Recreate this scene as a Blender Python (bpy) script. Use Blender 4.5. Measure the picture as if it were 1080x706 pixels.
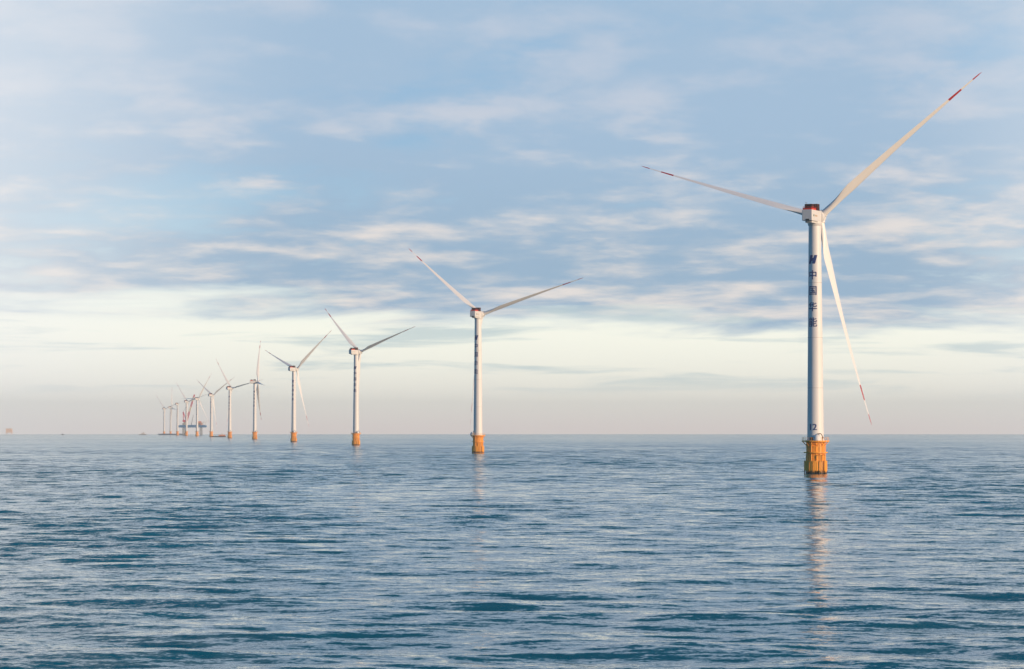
import bpy, bmesh, math, random
import numpy as np
from mathutils import Matrix, Vector

for o in list(bpy.data.objects):
    bpy.data.objects.remove(o)
SC = bpy.context.scene
COL = SC.collection
R = math.radians
random.seed(7)

# ------------------------------------------------------------------ camera, sky, sun, exposure
F_PX = 3000.0            # focal length in pixels of the 1080 px wide photograph
CAM_H = 15.5             # eye height over the water (ship's deck)
EARTH = 7.4e6            # earth radius with ordinary refraction
cam_d = bpy.data.cameras.new('camera')
cam = bpy.data.objects.new('camera', cam_d)
COL.objects.link(cam)
cam_d.sensor_width = 36.0
cam_d.lens = 36.0 * F_PX / 1080.0
cam_d.clip_start = 1.0
cam_d.clip_end = 80000.0
PITCH = math.atan((458.2 - 353.0) / F_PX) - math.sqrt(2 * CAM_H / EARTH)
cam.location = (0, 0, CAM_H)
cam.rotation_euler = (math.pi / 2 + PITCH, 0, 0)
SC.camera = cam

SUN_EL, SUN_AZ = 9.0, 126.0      # azimuth measured from +Y (view direction) towards +X
SKY_STRENGTH = 0.08


def lin(r, g, b):
    f = lambda c: (c / 255 / 12.92) if c / 255 <= 0.04045 else ((c / 255 + 0.055) / 1.055) ** 2.4
    return (f(r), f(g), f(b), 1.0)


class NT:
    """small helper for building node trees"""
    def __init__(self, tree):
        self.t = tree
        tree.nodes.clear()

    def n(self, typ, **kw):
        nd = self.t.nodes.new(typ)
        for k, v in kw.items():
            setattr(nd, k, v)
        return nd

    def link(self, a, b):
        self.t.links.new(a, b)

    def put(self, sock, v):
        if hasattr(v, 'is_output'):
            self.t.links.new(v, sock)
        else:
            sock.default_value = v

    def math(self, op, a, b=0.0, c=None, clamp=False):
        nd = self.n('ShaderNodeMath', operation=op, use_clamp=clamp)
        self.put(nd.inputs[0], a)
        self.put(nd.inputs[1], b)
        if c is not None:
            self.put(nd.inputs[2], c)
        return nd.outputs[0]

    def smooth(self, x, lo, hi, a=0.0, b=1.0):
        nd = self.n('ShaderNodeMapRange', interpolation_type='SMOOTHSTEP')
        for i, v in enumerate((x, lo, hi, a, b)):
            self.put(nd.inputs[i], v)
        return nd.outputs[0]

    def mix(self, f, a, b, blend='MIX'):
        nd = self.n('ShaderNodeMix', data_type='RGBA', blend_type=blend)
        self.put(nd.inputs[0], f)
        self.put(nd.inputs[6], a)
        self.put(nd.inputs[7], b)
        return nd.outputs[2]

    def noise(self, vec, scale, detail=4.0, rough=0.5, dist=0.0, lac=2.0):
        nd = self.n('ShaderNodeTexNoise')
        if vec is not None:
            self.link(vec, nd.inputs['Vector'])
        nd.inputs['Scale'].default_value = scale
        nd.inputs['Detail'].default_value = detail
        nd.inputs['Roughness'].default_value = rough
        nd.inputs['Distortion'].default_value = dist
        nd.inputs['Lacunarity'].default_value = lac
        return nd.outputs['Fac']

    def ramp(self, f, stops):
        nd = self.n('ShaderNodeValToRGB')
        cr = nd.color_ramp
        while len(cr.elements) < len(stops):
            cr.elements.new(0.5)
        for e, (p, c) in zip(cr.elements, stops):
            e.position = p
            e.color = c
        self.put(nd.inputs[0], f)
        return nd.outputs[0]

    def xyz(self, x, y, z):
        nd = self.n('ShaderNodeCombineXYZ')
        for i, v in enumerate((x, y, z)):
            self.put(nd.inputs[i], v)
        return nd.outputs[0]


def build_world():
    w = bpy.data.worlds.new('World')
    SC.world = w
    w.use_nodes = True
    T = NT(w.node_tree)
    out = T.n('ShaderNodeOutputWorld')
    bg = T.n('ShaderNodeBackground')
    bg.inputs['Strength'].default_value = SKY_STRENGTH
    T.link(bg.outputs[0], out.inputs[0])
    sky = T.n('ShaderNodeTexSky', sky_type='NISHITA')
    sky.sun_disc = False
    sky.sun_elevation = R(SUN_EL)
    sky.sun_rotation = R(SUN_AZ)
    sky.air_density, sky.dust_density, sky.ozone_density = 1.0, 0.3, 3.5
    tc = T.n('ShaderNodeTexCoord')
    sp = T.n('ShaderNodeSeparateXYZ')
    T.link(tc.outputs['Generated'], sp.inputs[0])
    dx, dy, dz = sp.outputs
    # elevation in degrees (never below the horizon) and azimuth from +Y in degrees
    el = T.math('MULTIPLY', T.math('ARCSINE', T.math('MAXIMUM', dz, 0.0)), 57.2958)
    hl = T.math('SQRT', T.math('ADD', T.math('MULTIPLY', dx, dx), T.math('MULTIPLY', dy, dy)))
    hx = T.math('MULTIPLY', T.math('DIVIDE', dx, hl), 57.3)      # one unit = one degree along the horizon
    hy = T.math('MULTIPLY', T.math('DIVIDE', dy, hl), 57.3)
    az = T.math('MULTIPLY', T.math('ARCTAN2', dx, dy), 57.2958)
    S10 = 1.0 / SKY_STRENGTH

    # clear-air gradient near the horizon, then an added dark teal that darkens the water
    g = lambda *c: lin(*c)
    grad = T.ramp(T.math('DIVIDE', el, 30.0), [
        (0.0, g(*C_HOR0)), (0.5 / 30, g(*C_HOR1)), (1.2 / 30, g(*C_HOR2)), (2.0 / 30, g(*C_HOR3)),
        (2.8 / 30, g(*C_HOR4)), (3.8 / 30, g(*C_HOR5)), (6.0 / 30, g(*C_HOR6)), (9.5 / 30, g(*C_HOR7)),
        (13.5 / 30, g(*C_HOR8)), (1.0, g(*C_HOR9))])

    # vectors for the cloud noises: flattened layers, more so towards the horizon
    warp = T.math('MULTIPLY', T.math('LOGARITHM', T.math('ADD', 1.0, T.math('DIVIDE', el, 1.5)), math.e), 20.0)
    vec = T.xyz(hx, hy, warp)
    vec2 = T.xyz(T.math('MULTIPLY', hx, 0.85), T.math('MULTIPLY', hy, 0.85), T.math('MULTIPLY', warp, 1.15))
    n_edge = T.noise(vec2, 0.2, 5.0, 0.55, 0.4)
    n_deck = T.noise(vec, 0.17, 3.0, 0.45, 0.6)
    n_big = T.noise(vec, 0.075, 2.0, 0.4, 0.3)
    n_fine = T.noise(vec2, 0.62, 7.0, 0.57, 0.15)
    n_lit = T.noise(vec2, 0.36, 5.0, 0.5, 0.15)

    # stratocumulus deck with a ragged lower edge
    e_warp = T.math('ADD', el, T.math('MULTIPLY', T.math('SUBTRACT', n_edge, 0.5), 2.2))
    e_warp = T.math('ADD', e_warp, T.math('MULTIPLY', az, 0.035))
    edge = T.smooth(e_warp, 1.9, 2.5)
    dens = T.math('ADD', T.math('MULTIPLY', n_deck, 0.45), T.math('ADD', T.math('MULTIPLY', n_big, 0.35), T.math('MULTIPLY', n_fine, 0.40)))
    body = T.smooth(dens, 0.43, 0.62)
    low = T.smooth(el, 4.4, 2.4)                       # more solid just above the edge
    cover = T.math('MULTIPLY', edge, T.math('ADD', T.math('MULTIPLY', body, 0.95), T.math('MULTIPLY', low, 0.35), clamp=True))
    cover = T.math('MULTIPLY', cover, T.smooth(el, 12.5, 8.3))
    lit = T.smooth(T.math('ADD', T.math('MULTIPLY', n_lit, 0.5), T.math('MULTIPLY', n_fine, 0.5)), 0.44, 0.66)
    lit = T.math('MULTIPLY', lit, T.smooth(el, 7.5, 4.6, 0.45, 1.0))
    c_dark = T.mix(T.smooth(el, 2.6, 6.5), g(*C_DK0), g(*C_DK1))
    c_lit = T.mix(T.smooth(el, 3.0, 7.5), g(*C_LT0), g(*C_LT1))
    c_cloud = T.mix(lit, c_dark, c_lit)
    col = T.mix(cover, grad, c_cloud)

    # thin stratus streaks in the clear band under the deck
    vec3 = T.xyz(T.math('MULTIPLY', hx, 0.28), T.math('MULTIPLY', hy, 0.28), T.math('MULTIPLY', el, 3.6))
    n_st = T.noise(vec3, 0.8, 6.0, 0.55, 0.4)
    st = T.math('MULTIPLY', T.smooth(n_st, 0.52, 0.70), T.smooth(el, 0.5, 1.1))
    st = T.math('MULTIPLY', T.math('MULTIPLY', st, T.smooth(el, 3.0, 2.2)), 0.8)
    col = T.mix(st, col, g(*C_STR))

    # glow added left, weaker right, carried up out of view to brighten water
    glow = T.math('MULTIPLY', T.smooth(az, -3.5, -12.0), T.smooth(el, 26.0, 5.0))
    glow = T.math('MULTIPLY', glow, T.smooth(az, -35.0, -16.0))
    glow_r = T.math('MULTIPLY', T.math('MULTIPLY', T.smooth(az, 7.0, 13.0), T.smooth(el, 26.0, 6.0)), T.smooth(az, 50.0, 16.0))
    col = T.mix(T.math('ADD', T.math('MULTIPLY', glow, 0.5), T.math('MULTIPLY', glow_r, 0.35)), col, g(*C_GLOW))

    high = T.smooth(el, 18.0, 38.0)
    behind = T.smooth(T.math('ABSOLUTE', az), 18.0, 45.0)          # unseen sky away from the bank of cloud
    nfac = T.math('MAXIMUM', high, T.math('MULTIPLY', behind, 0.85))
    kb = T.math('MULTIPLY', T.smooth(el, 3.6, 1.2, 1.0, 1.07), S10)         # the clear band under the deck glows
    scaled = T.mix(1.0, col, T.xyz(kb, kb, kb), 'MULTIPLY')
    deep = T.mix(1.0, g(*C_DEEP), (S10, S10, S10, 1.0), 'MULTIPLY')     # deep blue added to the unseen sky, tints the shaded sides
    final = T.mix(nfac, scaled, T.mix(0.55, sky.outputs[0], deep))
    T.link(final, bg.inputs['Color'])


C_HOR0, C_HOR1, C_HOR2, C_HOR3 = (238, 224, 218), (244, 240, 228), (247, 246, 232), (251, 252, 237)
C_HOR4, C_HOR5, C_HOR6, C_HOR7 = (238, 246, 238), (168, 202, 222), (142, 183, 215), (142, 181, 215)
C_HOR8, C_HOR9 = (34, 102, 132), (24, 92, 132)
C_DK0, C_DK1 = (149, 178, 203), (162, 188, 213)
C_LT0, C_LT1 = (230, 223, 218), (209, 211, 221)
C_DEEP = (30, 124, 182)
C_STR, C_GLOW = (190, 208, 210), (250, 250, 250)
build_world()

sun_d = bpy.data.lights.new('sun', 'SUN')
sun = bpy.data.objects.new('sun', sun_d)
COL.objects.link(sun)
sun_d.energy = 4.5
sun_d.angle = R(0.53)
sun_d.color = (1.0, 0.715, 0.46)
_sd = Vector((math.sin(R(SUN_AZ)) * math.cos(R(SUN_EL)), math.cos(R(SUN_AZ)) * math.cos(R(SUN_EL)), math.sin(R(SUN_EL))))
sun.rotation_euler = _sd.to_track_quat('Z', 'Y').to_euler()
sun.location = _sd * 400

vs = SC.view_settings
SC.display_settings.display_device = 'sRGB'
vs.view_transform = 'Standard'
vs.look = 'None'
vs.exposure = 0.08
vs.gamma = 1.0
vs.use_curve_mapping = False
SC.cycles.max_bounces = 6
SC.cycles.volume_bounces = 1
SC.cycles.use_denoising = True


# ------------------------------------------------------------------ helpers
def sea_z(x, y):
    return -(x * x + y * y) / (2 * EARTH)


def tag(o, label, cat, group=None, kind=None):
    o['label'] = label
    o['category'] = cat
    if group:
        o['group'] = group
    if kind:
        o['kind'] = kind
    return o


def empty(name, loc):
    o = bpy.data.objects.new(name, None)
    o.location = loc
    o.empty_display_size = 5
    COL.objects.link(o)
    return o


class MB:
    """collects shapes that become ONE mesh object"""
    def __init__(self):
        self.v, self.f, self.m, self.s = [], [], [], []

    def add(self, v, f, mi=0, smooth=False):
        k = len(self.v)
        self.v += [tuple(p) for p in v]
        self.f += [tuple(i + k for i in q) for q in f]
        self.m += [mi] * len(f)
        self.s += [smooth] * len(f)
        return self

    def box(self, c, s, mi=0, M=None):
        x, y, z = (d / 2 for d in s)
        v = [Vector((c[0] + i * x, c[1] + j * y, c[2] + k * z)) for i in (-1, 1) for j in (-1, 1) for k in (-1, 1)]
        if M is not None:
            v = [M @ p for p in v]
        return self.add(v, [(0, 1, 3, 2), (4, 6, 7, 5), (0, 4, 5, 1), (2, 3, 7, 6), (0, 2, 6, 4), (1, 5, 7, 3)], mi)

    def bevel_box(self, c, s, b, mi=0, seg=2):
        bm = bmesh.new()
        bmesh.ops.create_cube(bm, size=1.0, matrix=Matrix.Translation(c) @ Matrix.Diagonal((*s, 1)))
        bmesh.ops.bevel(bm, geom=bm.edges[:], offset=b, segments=seg, affect='EDGES', profile=0.5)
        bm.verts.index_update()
        v = [p.co.copy() for p in bm.verts]
        f = [[q.index for q in p.verts] for p in bm.faces]
        bm.free()
        return self.add(v, f, mi, False)

    def tube(self, a, b, r0, r1=None, seg=10, mi=0, caps=True):
        r1 = r0 if r1 is None else r1
        a, b = Vector(a), Vector(b)
        q = (b - a).to_track_quat('Z', 'Y')
        v = []
        for p, r in ((a, r0), (b, r1)):
            for i in range(seg):
                t = 2 * math.pi * i / seg
                v.append(p + q @ Vector((r * math.cos(t), r * math.sin(t), 0)))
        f = [(i, (i + 1) % seg, seg + (i + 1) % seg, seg + i) for i in range(seg)]
        self.add(v, f, mi, seg > 6)
        if caps:
            k = len(self.v) - 2 * seg
            self.f += [tuple(k + i for i in reversed(range(seg))), tuple(k + seg + i for i in range(seg))]
            self.m += [mi, mi]
            self.s += [False, False]
        return self

    def path(self, pts, r, seg=8, mi=0):
        for a, b in zip(pts[:-1], pts[1:]):
            self.tube(a, b, r, r, seg, mi)
        return self

    def lathe(self, prof, seg=48, mi=0, smooth=True, M=None, a0=0.0):
        v = []
        for r, z in prof:
            for i in range(seg):
                t = a0 + 2 * math.pi * i / seg
                p = Vector((r * math.cos(t), r * math.sin(t), z))
                v.append(M @ p if M is not None else p)
        f = []
        for k in range(len(prof) - 1):
            for i in range(seg):
                j = (i + 1) % seg
                f.append((k * seg + i, k * seg + j, (k + 1) * seg + j, (k + 1) * seg + i))
        return self.add(v, f, mi, smooth)

    def build(self, name, mats, parent=None, loc=None):
        me = bpy.data.meshes.new(name)
        me.from_pydata(self.v, [], self.f)
        for m in (mats if isinstance(mats, (list, tuple)) else [mats]):
            me.materials.append(m)
        me.polygons.foreach_set('material_index', self.m)
        me.polygons.foreach_set('use_smooth', self.s)
        me.update()
        if any(self.s):
            bm = bmesh.new()
            bm.from_mesh(me)
            for e in bm.edges:
                if len(e.link_faces) == 2 and e.calc_face_angle(0) > R(38):
                    e.smooth = False
            bm.to_mesh(me)
            bm.free()
        o = bpy.data.objects.new(name, me)
        COL.objects.link(o)
        if parent is not None:
            o.parent = parent
        if loc is not None:
            o.location = loc
        return o


# ------------------------------------------------------------------ materials
MATS = {}


def paint(name, col, rough=0.45, vary=0.10, scale=0.6, stretch=6.0, dirt=None, dirt_amt=0.25, spec=0.5, metallic=0.0):
    """painted surface: faint blotches and vertical weather streaks in object space"""
    m = bpy.data.materials.new(name)
    m.use_nodes = True
    T = NT(m.node_tree)
    out = T.n('ShaderNodeOutputMaterial')
    b = T.n('ShaderNodeBsdfPrincipled')
    T.link(b.outputs[0], out.inputs[0])
    tc = T.n('ShaderNodeTexCoord')
    mp = T.n('ShaderNodeMapping')
    mp.inputs['Scale'].default_value = (1, 1, 1 / stretch)
    T.link(tc.outputs['Object'], mp.inputs[0])
    n1 = T.noise(mp.outputs[0], scale, 5, 0.55, 0.3)
    n2 = T.noise(tc.outputs['Object'], scale * 0.35, 3, 0.5)
    k = T.math('ADD', 1.0, T.math('MULTIPLY', T.math('SUBTRACT', n2, 0.5), vary * 2))
    c = T.mix(1.0, (*col, 1), T.xyz(k, k, k), 'MULTIPLY')
    d = dirt or tuple(x * 0.5 for x in col)
    c = T.mix(T.math('MULTIPLY', T.smooth(n1, 0.52, 0.78), dirt_amt), c, (*d, 1))
    T.link(c, b.inputs['Base Color'])
    T.link(T.math('ADD', rough - 0.08, T.math('MULTIPLY', n1, 0.16)), b.inputs['Roughness'])
    b.inputs['Metallic'].default_value = metallic
    b.inputs['Specular IOR Level'].default_value = spec
    MATS[name] = m
    return m


paint('white paint', (0.75, 0.745, 0.74), 0.5, 0.03, 0.5, 10, (0.62, 0.60, 0.57), 0.3)
paint('blade gelcoat', (0.80, 0.79, 0.78), 0.42, 0.03, 0.4, 8, (0.62, 0.60, 0.56), 0.25)
paint('nacelle panel', (0.68, 0.675, 0.665), 0.4, 0.03, 0.8, 3, (0.6, 0.58, 0.55), 0.25)
paint('signal red', (0.45, 0.035, 0.045), 0.5, 0.08)
paint('rail red', (0.62, 0.045, 0.025), 0.5, 0.08)
paint('cooler maroon', (0.075, 0.018, 0.016), 0.55, 0.2)
paint('navy lettering', (0.016, 0.042, 0.19), 0.5, 0.05)
paint('dark steel', (0.025, 0.027, 0.032), 0.5, 0.2)
paint('joint grey', (0.55, 0.55, 0.54), 0.5, 0.1)
paint('grey steel', (0.22, 0.23, 0.24), 0.5, 0.1)
paint('black rubber', (0.015, 0.015, 0.016), 0.8, 0.1)
paint('green mark', (0.03, 0.16, 0.12), 0.5)
paint('tan mark', (0.50, 0.36, 0.24), 0.5)
paint('hull blue', (0.015, 0.14, 0.34), 0.5, 0.12)
paint('barge blue', (0.05, 0.085, 0.16), 0.55, 0.15)
paint('crane red', (0.58, 0.012, 0.07), 0.5, 0.1)
paint('crane cream', (0.74, 0.60, 0.42), 0.5, 0.05)
paint('house orange', (0.72, 0.26, 0.12), 0.5, 0.06)
paint('pale peach', (0.88, 0.66, 0.53), 0.5, 0.05)
paint('house white', (0.76, 0.72, 0.68), 0.5, 0.05)
paint('window dark', (0.02, 0.025, 0.03), 0.15, 0.05)


def yellow_material():
    m = paint('foundation yellow', (0.95, 0.40, 0.042), 0.5, 0.05, 0.9, 8, (0.60, 0.21, 0.02), 0.15)
    T = NT.__new__(NT)
    T.t = m.node_tree
    b = [n for n in T.t.nodes if n.type == 'BSDF_PRINCIPLED'][0]
    src = b.inputs['Base Color'].links[0].from_socket
    tc = T.n('ShaderNodeTexCoord')
    sp = T.n('ShaderNodeSeparateXYZ')
    T.link(tc.outputs['Object'], sp.inputs[0])
    n = T.noise(tc.outputs['Object'], 0.9, 4, 0.6)
    h = T.math('ADD', sp.outputs[2], T.math('MULTIPLY', T.math('SUBTRACT', n, 0.5), 1.6))
    c = T.mix(T.smooth(h, 1.25, 0.2), src, (0.035, 0.028, 0.016, 1))       # weed at the waterline
    T.link(c, b.inputs['Base Color'])
    return m


yellow_material()
M = MATS


def water_material():
    m = bpy.data.materials.new('sea water')
    m.use_nodes = True
    T = NT(m.node_tree)
    out = T.n('ShaderNodeOutputMaterial')
    b = T.n('ShaderNodeBsdfPrincipled')
    T.link(b.outputs[0], out.inputs[0])
    b.inputs['IOR'].default_value = 1.25
    tc = T.n('ShaderNodeTexCoord')
    P = tc.outputs['Object']

    def mapped(sx, sy, rot):
        mp = T.n('ShaderNodeMapping')
        mp.inputs['Scale'].default_value = (sx, sy, 1)
        mp.inputs['Rotation'].default_value = (0, 0, R(rot))
        T.link(P, mp.inputs[0])
        return mp.outputs[0]
    # wind patches: large streaky areas of ruffled and of slick water
    patch = T.noise(mapped(1 / 260.0, 1 / 700.0, 8), 1.0, 4, 0.5, 0.8)
    patch = T.smooth(patch, 0.40, 0.62)
    far = T.noise(mapped(1 / 1500.0, 1 / 420.0, -3), 1.0, 3, 0.55, 0.4)
    far = T.smooth(far, 0.35, 0.65)
    # a slick lane runs out from the ship; ruffled water on both sides of it and beyond it
    sp0 = T.n('ShaderNodeSeparateXYZ')
    T.link(P, sp0.inputs[0])
    wob = T.math('MULTIPLY', T.math('SUBTRACT', T.noise(mapped(1 / 40.0, 1 / 160.0, 4), 1.0, 5, 0.6, 0.5), 0.5), 34.0)
    xs = T.math('ADD', sp0.outputs[0], wob)
    left = T.math('ADD', xs, T.math('MULTIPLY', sp0.outputs[1], 0.053))       # left border x = -16 - 0.053 y
    right = T.math('SUBTRACT', xs, T.math('MULTIPLY', sp0.outputs[1], 0.125))
    lane = T.math('MULTIPLY', T.smooth(left, -22.0, -8.0), T.smooth(right, 22.0, -4.0))
    lane = T.math('MULTIPLY', lane, T.smooth(sp0.outputs[1], 1150.0, 700.0))
    ruff = T.math('ADD', T.math('MULTIPLY', patch, 0.35), T.math('MULTIPLY', far, 0.25))
    ruff = T.math('ADD', ruff, T.math('MULTIPLY', T.math('SUBTRACT', 1.0, lane), 0.45), clamp=True)
    # ripples smaller than the mesh: slopes added to the surface normal
    def slopes(sx, sy, rot, detail, amp):
        nd = T.n('ShaderNodeTexNoise')
        T.link(mapped(sx, sy, rot), nd.inputs['Vector'])
        nd.inputs['Scale'].default_value = 1.0
        nd.inputs['Detail'].default_value = detail
        nd.inputs['Roughness'].default_value = 0.55
        nd.inputs['Distortion'].default_value = 0.25
        a = T.n('ShaderNodeVectorMath', operation='SUBTRACT')
        T.link(nd.outputs['Color'], a.inputs[0])
        a.inputs[1].default_value = (0.5, 0.5, 0.5)
        m_ = T.n('ShaderNodeVectorMath', operation='MULTIPLY')
        T.link(a.outputs[0], m_.inputs[0])
        T.link(T.xyz(T.math('MULTIPLY', amp, 0.7), amp, 0.0), m_.inputs[1])
        return m_.outputs[0]

    def vadd(p, q):
        a = T.n('ShaderNodeVectorMath', operation='ADD')
        T.link(p, a.inputs[0])
        T.link(q, a.inputs[1])
        return a.outputs[0]
    geo = T.n('ShaderNodeNewGeometry')
    s1 = slopes(0.22, 0.36, 12, 3, T.math('ADD', W_S1, 0.0))
    s2 = slopes(0.75, 1.2, -17, 3, T.math('ADD', W_S2, T.math('MULTIPLY', ruff, W_S2B)))
    s3 = slopes(2.6, 3.6, 6, 2, T.math('ADD', W_S3, T.math('MULTIPLY', ruff, W_S3B)))
    nrm = T.n('ShaderNodeVectorMath', operation='NORMALIZE')
    T.link(vadd(geo.outputs['Normal'], vadd(s1, vadd(s2, s3))), nrm.inputs[0])
    T.link(nrm.outputs[0], b.inputs['Normal'])
    # the open water beyond the lee of the turbine row is ruffled by waves too small to model: rougher with distance out to sea
    sp = T.n('ShaderNodeSeparateXYZ')
    T.link(P, sp.inputs[0])
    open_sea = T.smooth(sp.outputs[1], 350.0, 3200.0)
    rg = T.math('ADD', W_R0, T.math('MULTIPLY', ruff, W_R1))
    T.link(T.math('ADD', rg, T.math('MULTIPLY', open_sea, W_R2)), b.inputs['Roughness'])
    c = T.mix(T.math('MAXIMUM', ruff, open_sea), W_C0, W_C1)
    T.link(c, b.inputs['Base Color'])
    return m


W_S1, W_S2, W_S2B, W_S3, W_S3B = 0.20, 0.18, 0.30, 0.16, 0.26
W_R0, W_R1 = 0.03, 0.04
W_R2 = 0.05
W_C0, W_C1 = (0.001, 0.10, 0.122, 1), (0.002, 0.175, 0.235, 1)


# ------------------------------------------------------------------ the sea: a sheet that follows the earth's curve out to past the horizon
SEA_R = 16500.0


def wave_height(x, y, dr):
    """sum of wind waves and swell; waves too short for the local mesh spacing fade out"""
    rng = np.random.RandomState(11)
    h = np.zeros_like(x)
    n = 76
    lam = np.exp(np.linspace(math.log(1.2), math.log(42.0), n))
    for i in range(n):
        l = lam[i] * rng.uniform(0.94, 1.06)
        th = rng.normal(0.2, 0.45)                        # travel direction about the view axis
        k = 2 * math.pi / l
        slope = 0.0165 * math.exp(-0.5 * ((math.log(l) - math.log(5.0)) / 1.15) ** 2) * WAVE
        slope += 0.017 * math.exp(-0.5 * ((math.log(l) - math.log(17.0)) / 0.35) ** 2)      # a low swell
        ph = rng.uniform(0, 2 * math.pi)
        kx, ky = k * math.sin(th), k * math.cos(th)
        fade = np.clip((l / dr - 2.2) / 2.5, 0, 1)
        p = kx * x + ky * y + ph + 0.9 * np.sin(0.021 * (1 + 0.3 * math.sin(i)) * x + 0.013 * y + i)
        h += slope / k * fade * (np.sin(p) + 0.18 * np.cos(2 * p))
    gust = 0.72 + 0.28 * np.sin(x / 61.0 + 1.3 * np.sin(y / 143.0)) * np.sin(y / 97.0 + 0.7)
    # the slick lane that runs out from the ship is calmer than the water either side of it
    left = np.clip((x + 0.053 * y + 22.0) / 14.0, 0, 1)
    right = np.clip((22.0 - x + 0.125 * y) / 26.0, 0, 1)
    lane = left * right * np.clip((1150.0 - y) / 450.0, 0, 1)
    return h * gust * (1.18 - 0.36 * lane)


WAVE = 0.88


def build_sea():
    # rows: fine near the ship, coarser with distance
    rs = [0.0, 40.0, 90.0, 130.0]
    r = 150.0
    while r < SEA_R:
        rs.append(r)
        r += 0.30 * max(1.0, r / 300.0) ** 1.25
    rs.append(SEA_R)
    rs = np.array(rs)
    dr = np.maximum(np.diff(rs, append=rs[-1] + 300), 0.3)
    fine = np.linspace(-0.215, 0.215, 560)
    th = fine
    rr, tt = np.meshgrid(rs, th, indexing='ij')
    x, y = rr * np.sin(tt), rr * np.cos(tt)
    wl = np.maximum(dr[:, None], rr * (fine[1] - fine[0]) * 0.9)
    edge = np.clip((0.215 - np.abs(tt)) / 0.012, 0, 1) * np.clip((rr - 140) / 20, 0, 1)
    z = wave_height(x, y, wl) * edge + sea_z(x, y)
    nr, nc = rr.shape
    co = np.stack([x, y, z], -1).reshape(-1, 3)
    idx = np.arange(nr * nc).reshape(nr, nc)
    q1 = np.stack([idx[:-1, :-1], idx[:-1, 1:], idx[1:, 1:], idx[1:, :-1]], -1).reshape(-1, 4)[:, ::-1]
    # the rest of the disc, coarse, same rows thinned out
    rs2 = np.concatenate([[0.0], np.geomspace(40, SEA_R, 70)])
    th2 = np.linspace(0.215, 2 * math.pi - 0.215, 90)
    r2, t2 = np.meshgrid(rs2, th2, indexing='ij')
    x2, y2 = r2 * np.sin(t2), r2 * np.cos(t2)
    co2 = np.stack([x2, y2, sea_z(x2, y2)], -1).reshape(-1, 3)
    id2 = np.arange(r2.size).reshape(r2.shape) + len(co)
    q2 = np.stack([id2[:-1, :-1], id2[:-1, 1:], id2[1:, 1:], id2[1:, :-1]], -1).reshape(-1, 4)[:, ::-1]
    co = np.concatenate([co, co2])
    q = np.concatenate([q1, q2]).astype(np.int32)
    me = bpy.data.meshes.new('sea')
    me.vertices.add(len(co))
    me.vertices.foreach_set('co', co.astype(np.float32).ravel())
    me.loops.add(q.size)
    me.loops.foreach_set('vertex_index', q.ravel())
    me.polygons.add(len(q))
    me.polygons.foreach_set('loop_start', np.arange(0, q.size, 4, dtype=np.int32))
    me.polygons.foreach_set('use_smooth', np.ones(len(q), dtype=bool))
    me.update(calc_edges=True)
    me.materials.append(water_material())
    o = bpy.data.objects.new('sea', me)
    COL.objects.link(o)
    o['kind'] = 'structure'
    o['label'] = 'calm blue open sea with low ripples reaching to the horizon'
    return o


build_sea()


def build_haze():
    m = bpy.data.materials.new('sea haze')
    m.use_nodes = True
    T = NT(m.node_tree)
    out = T.n('ShaderNodeOutputMaterial')
    v = T.n('ShaderNodeVolumePrincipled')
    v.inputs['Color'].default_value = HAZE_COLOR
    v.inputs['Density'].default_value = HAZE_DENSITY
    v.inputs['Anisotropy'].default_value = 0.0
    T.link(v.outputs[0], out.inputs['Volume'])
    mb = MB()
    w = SEA_R + 400
    zb, zt = sea_z(SEA_R, 0) - 1.5, 172.0
    mb.box((0, 0, (zb + zt) / 2), (2 * w, 2 * w, zt - zb))
    o = mb.build('haze', m)
    o['kind'] = 'stuff'
    o['label'] = 'pale sea haze lying over the water'
    return o


HAZE_DENSITY = 5.5e-5
HAZE_COLOR = (0.94, 1.0, 0.98, 1)
build_haze()

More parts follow.
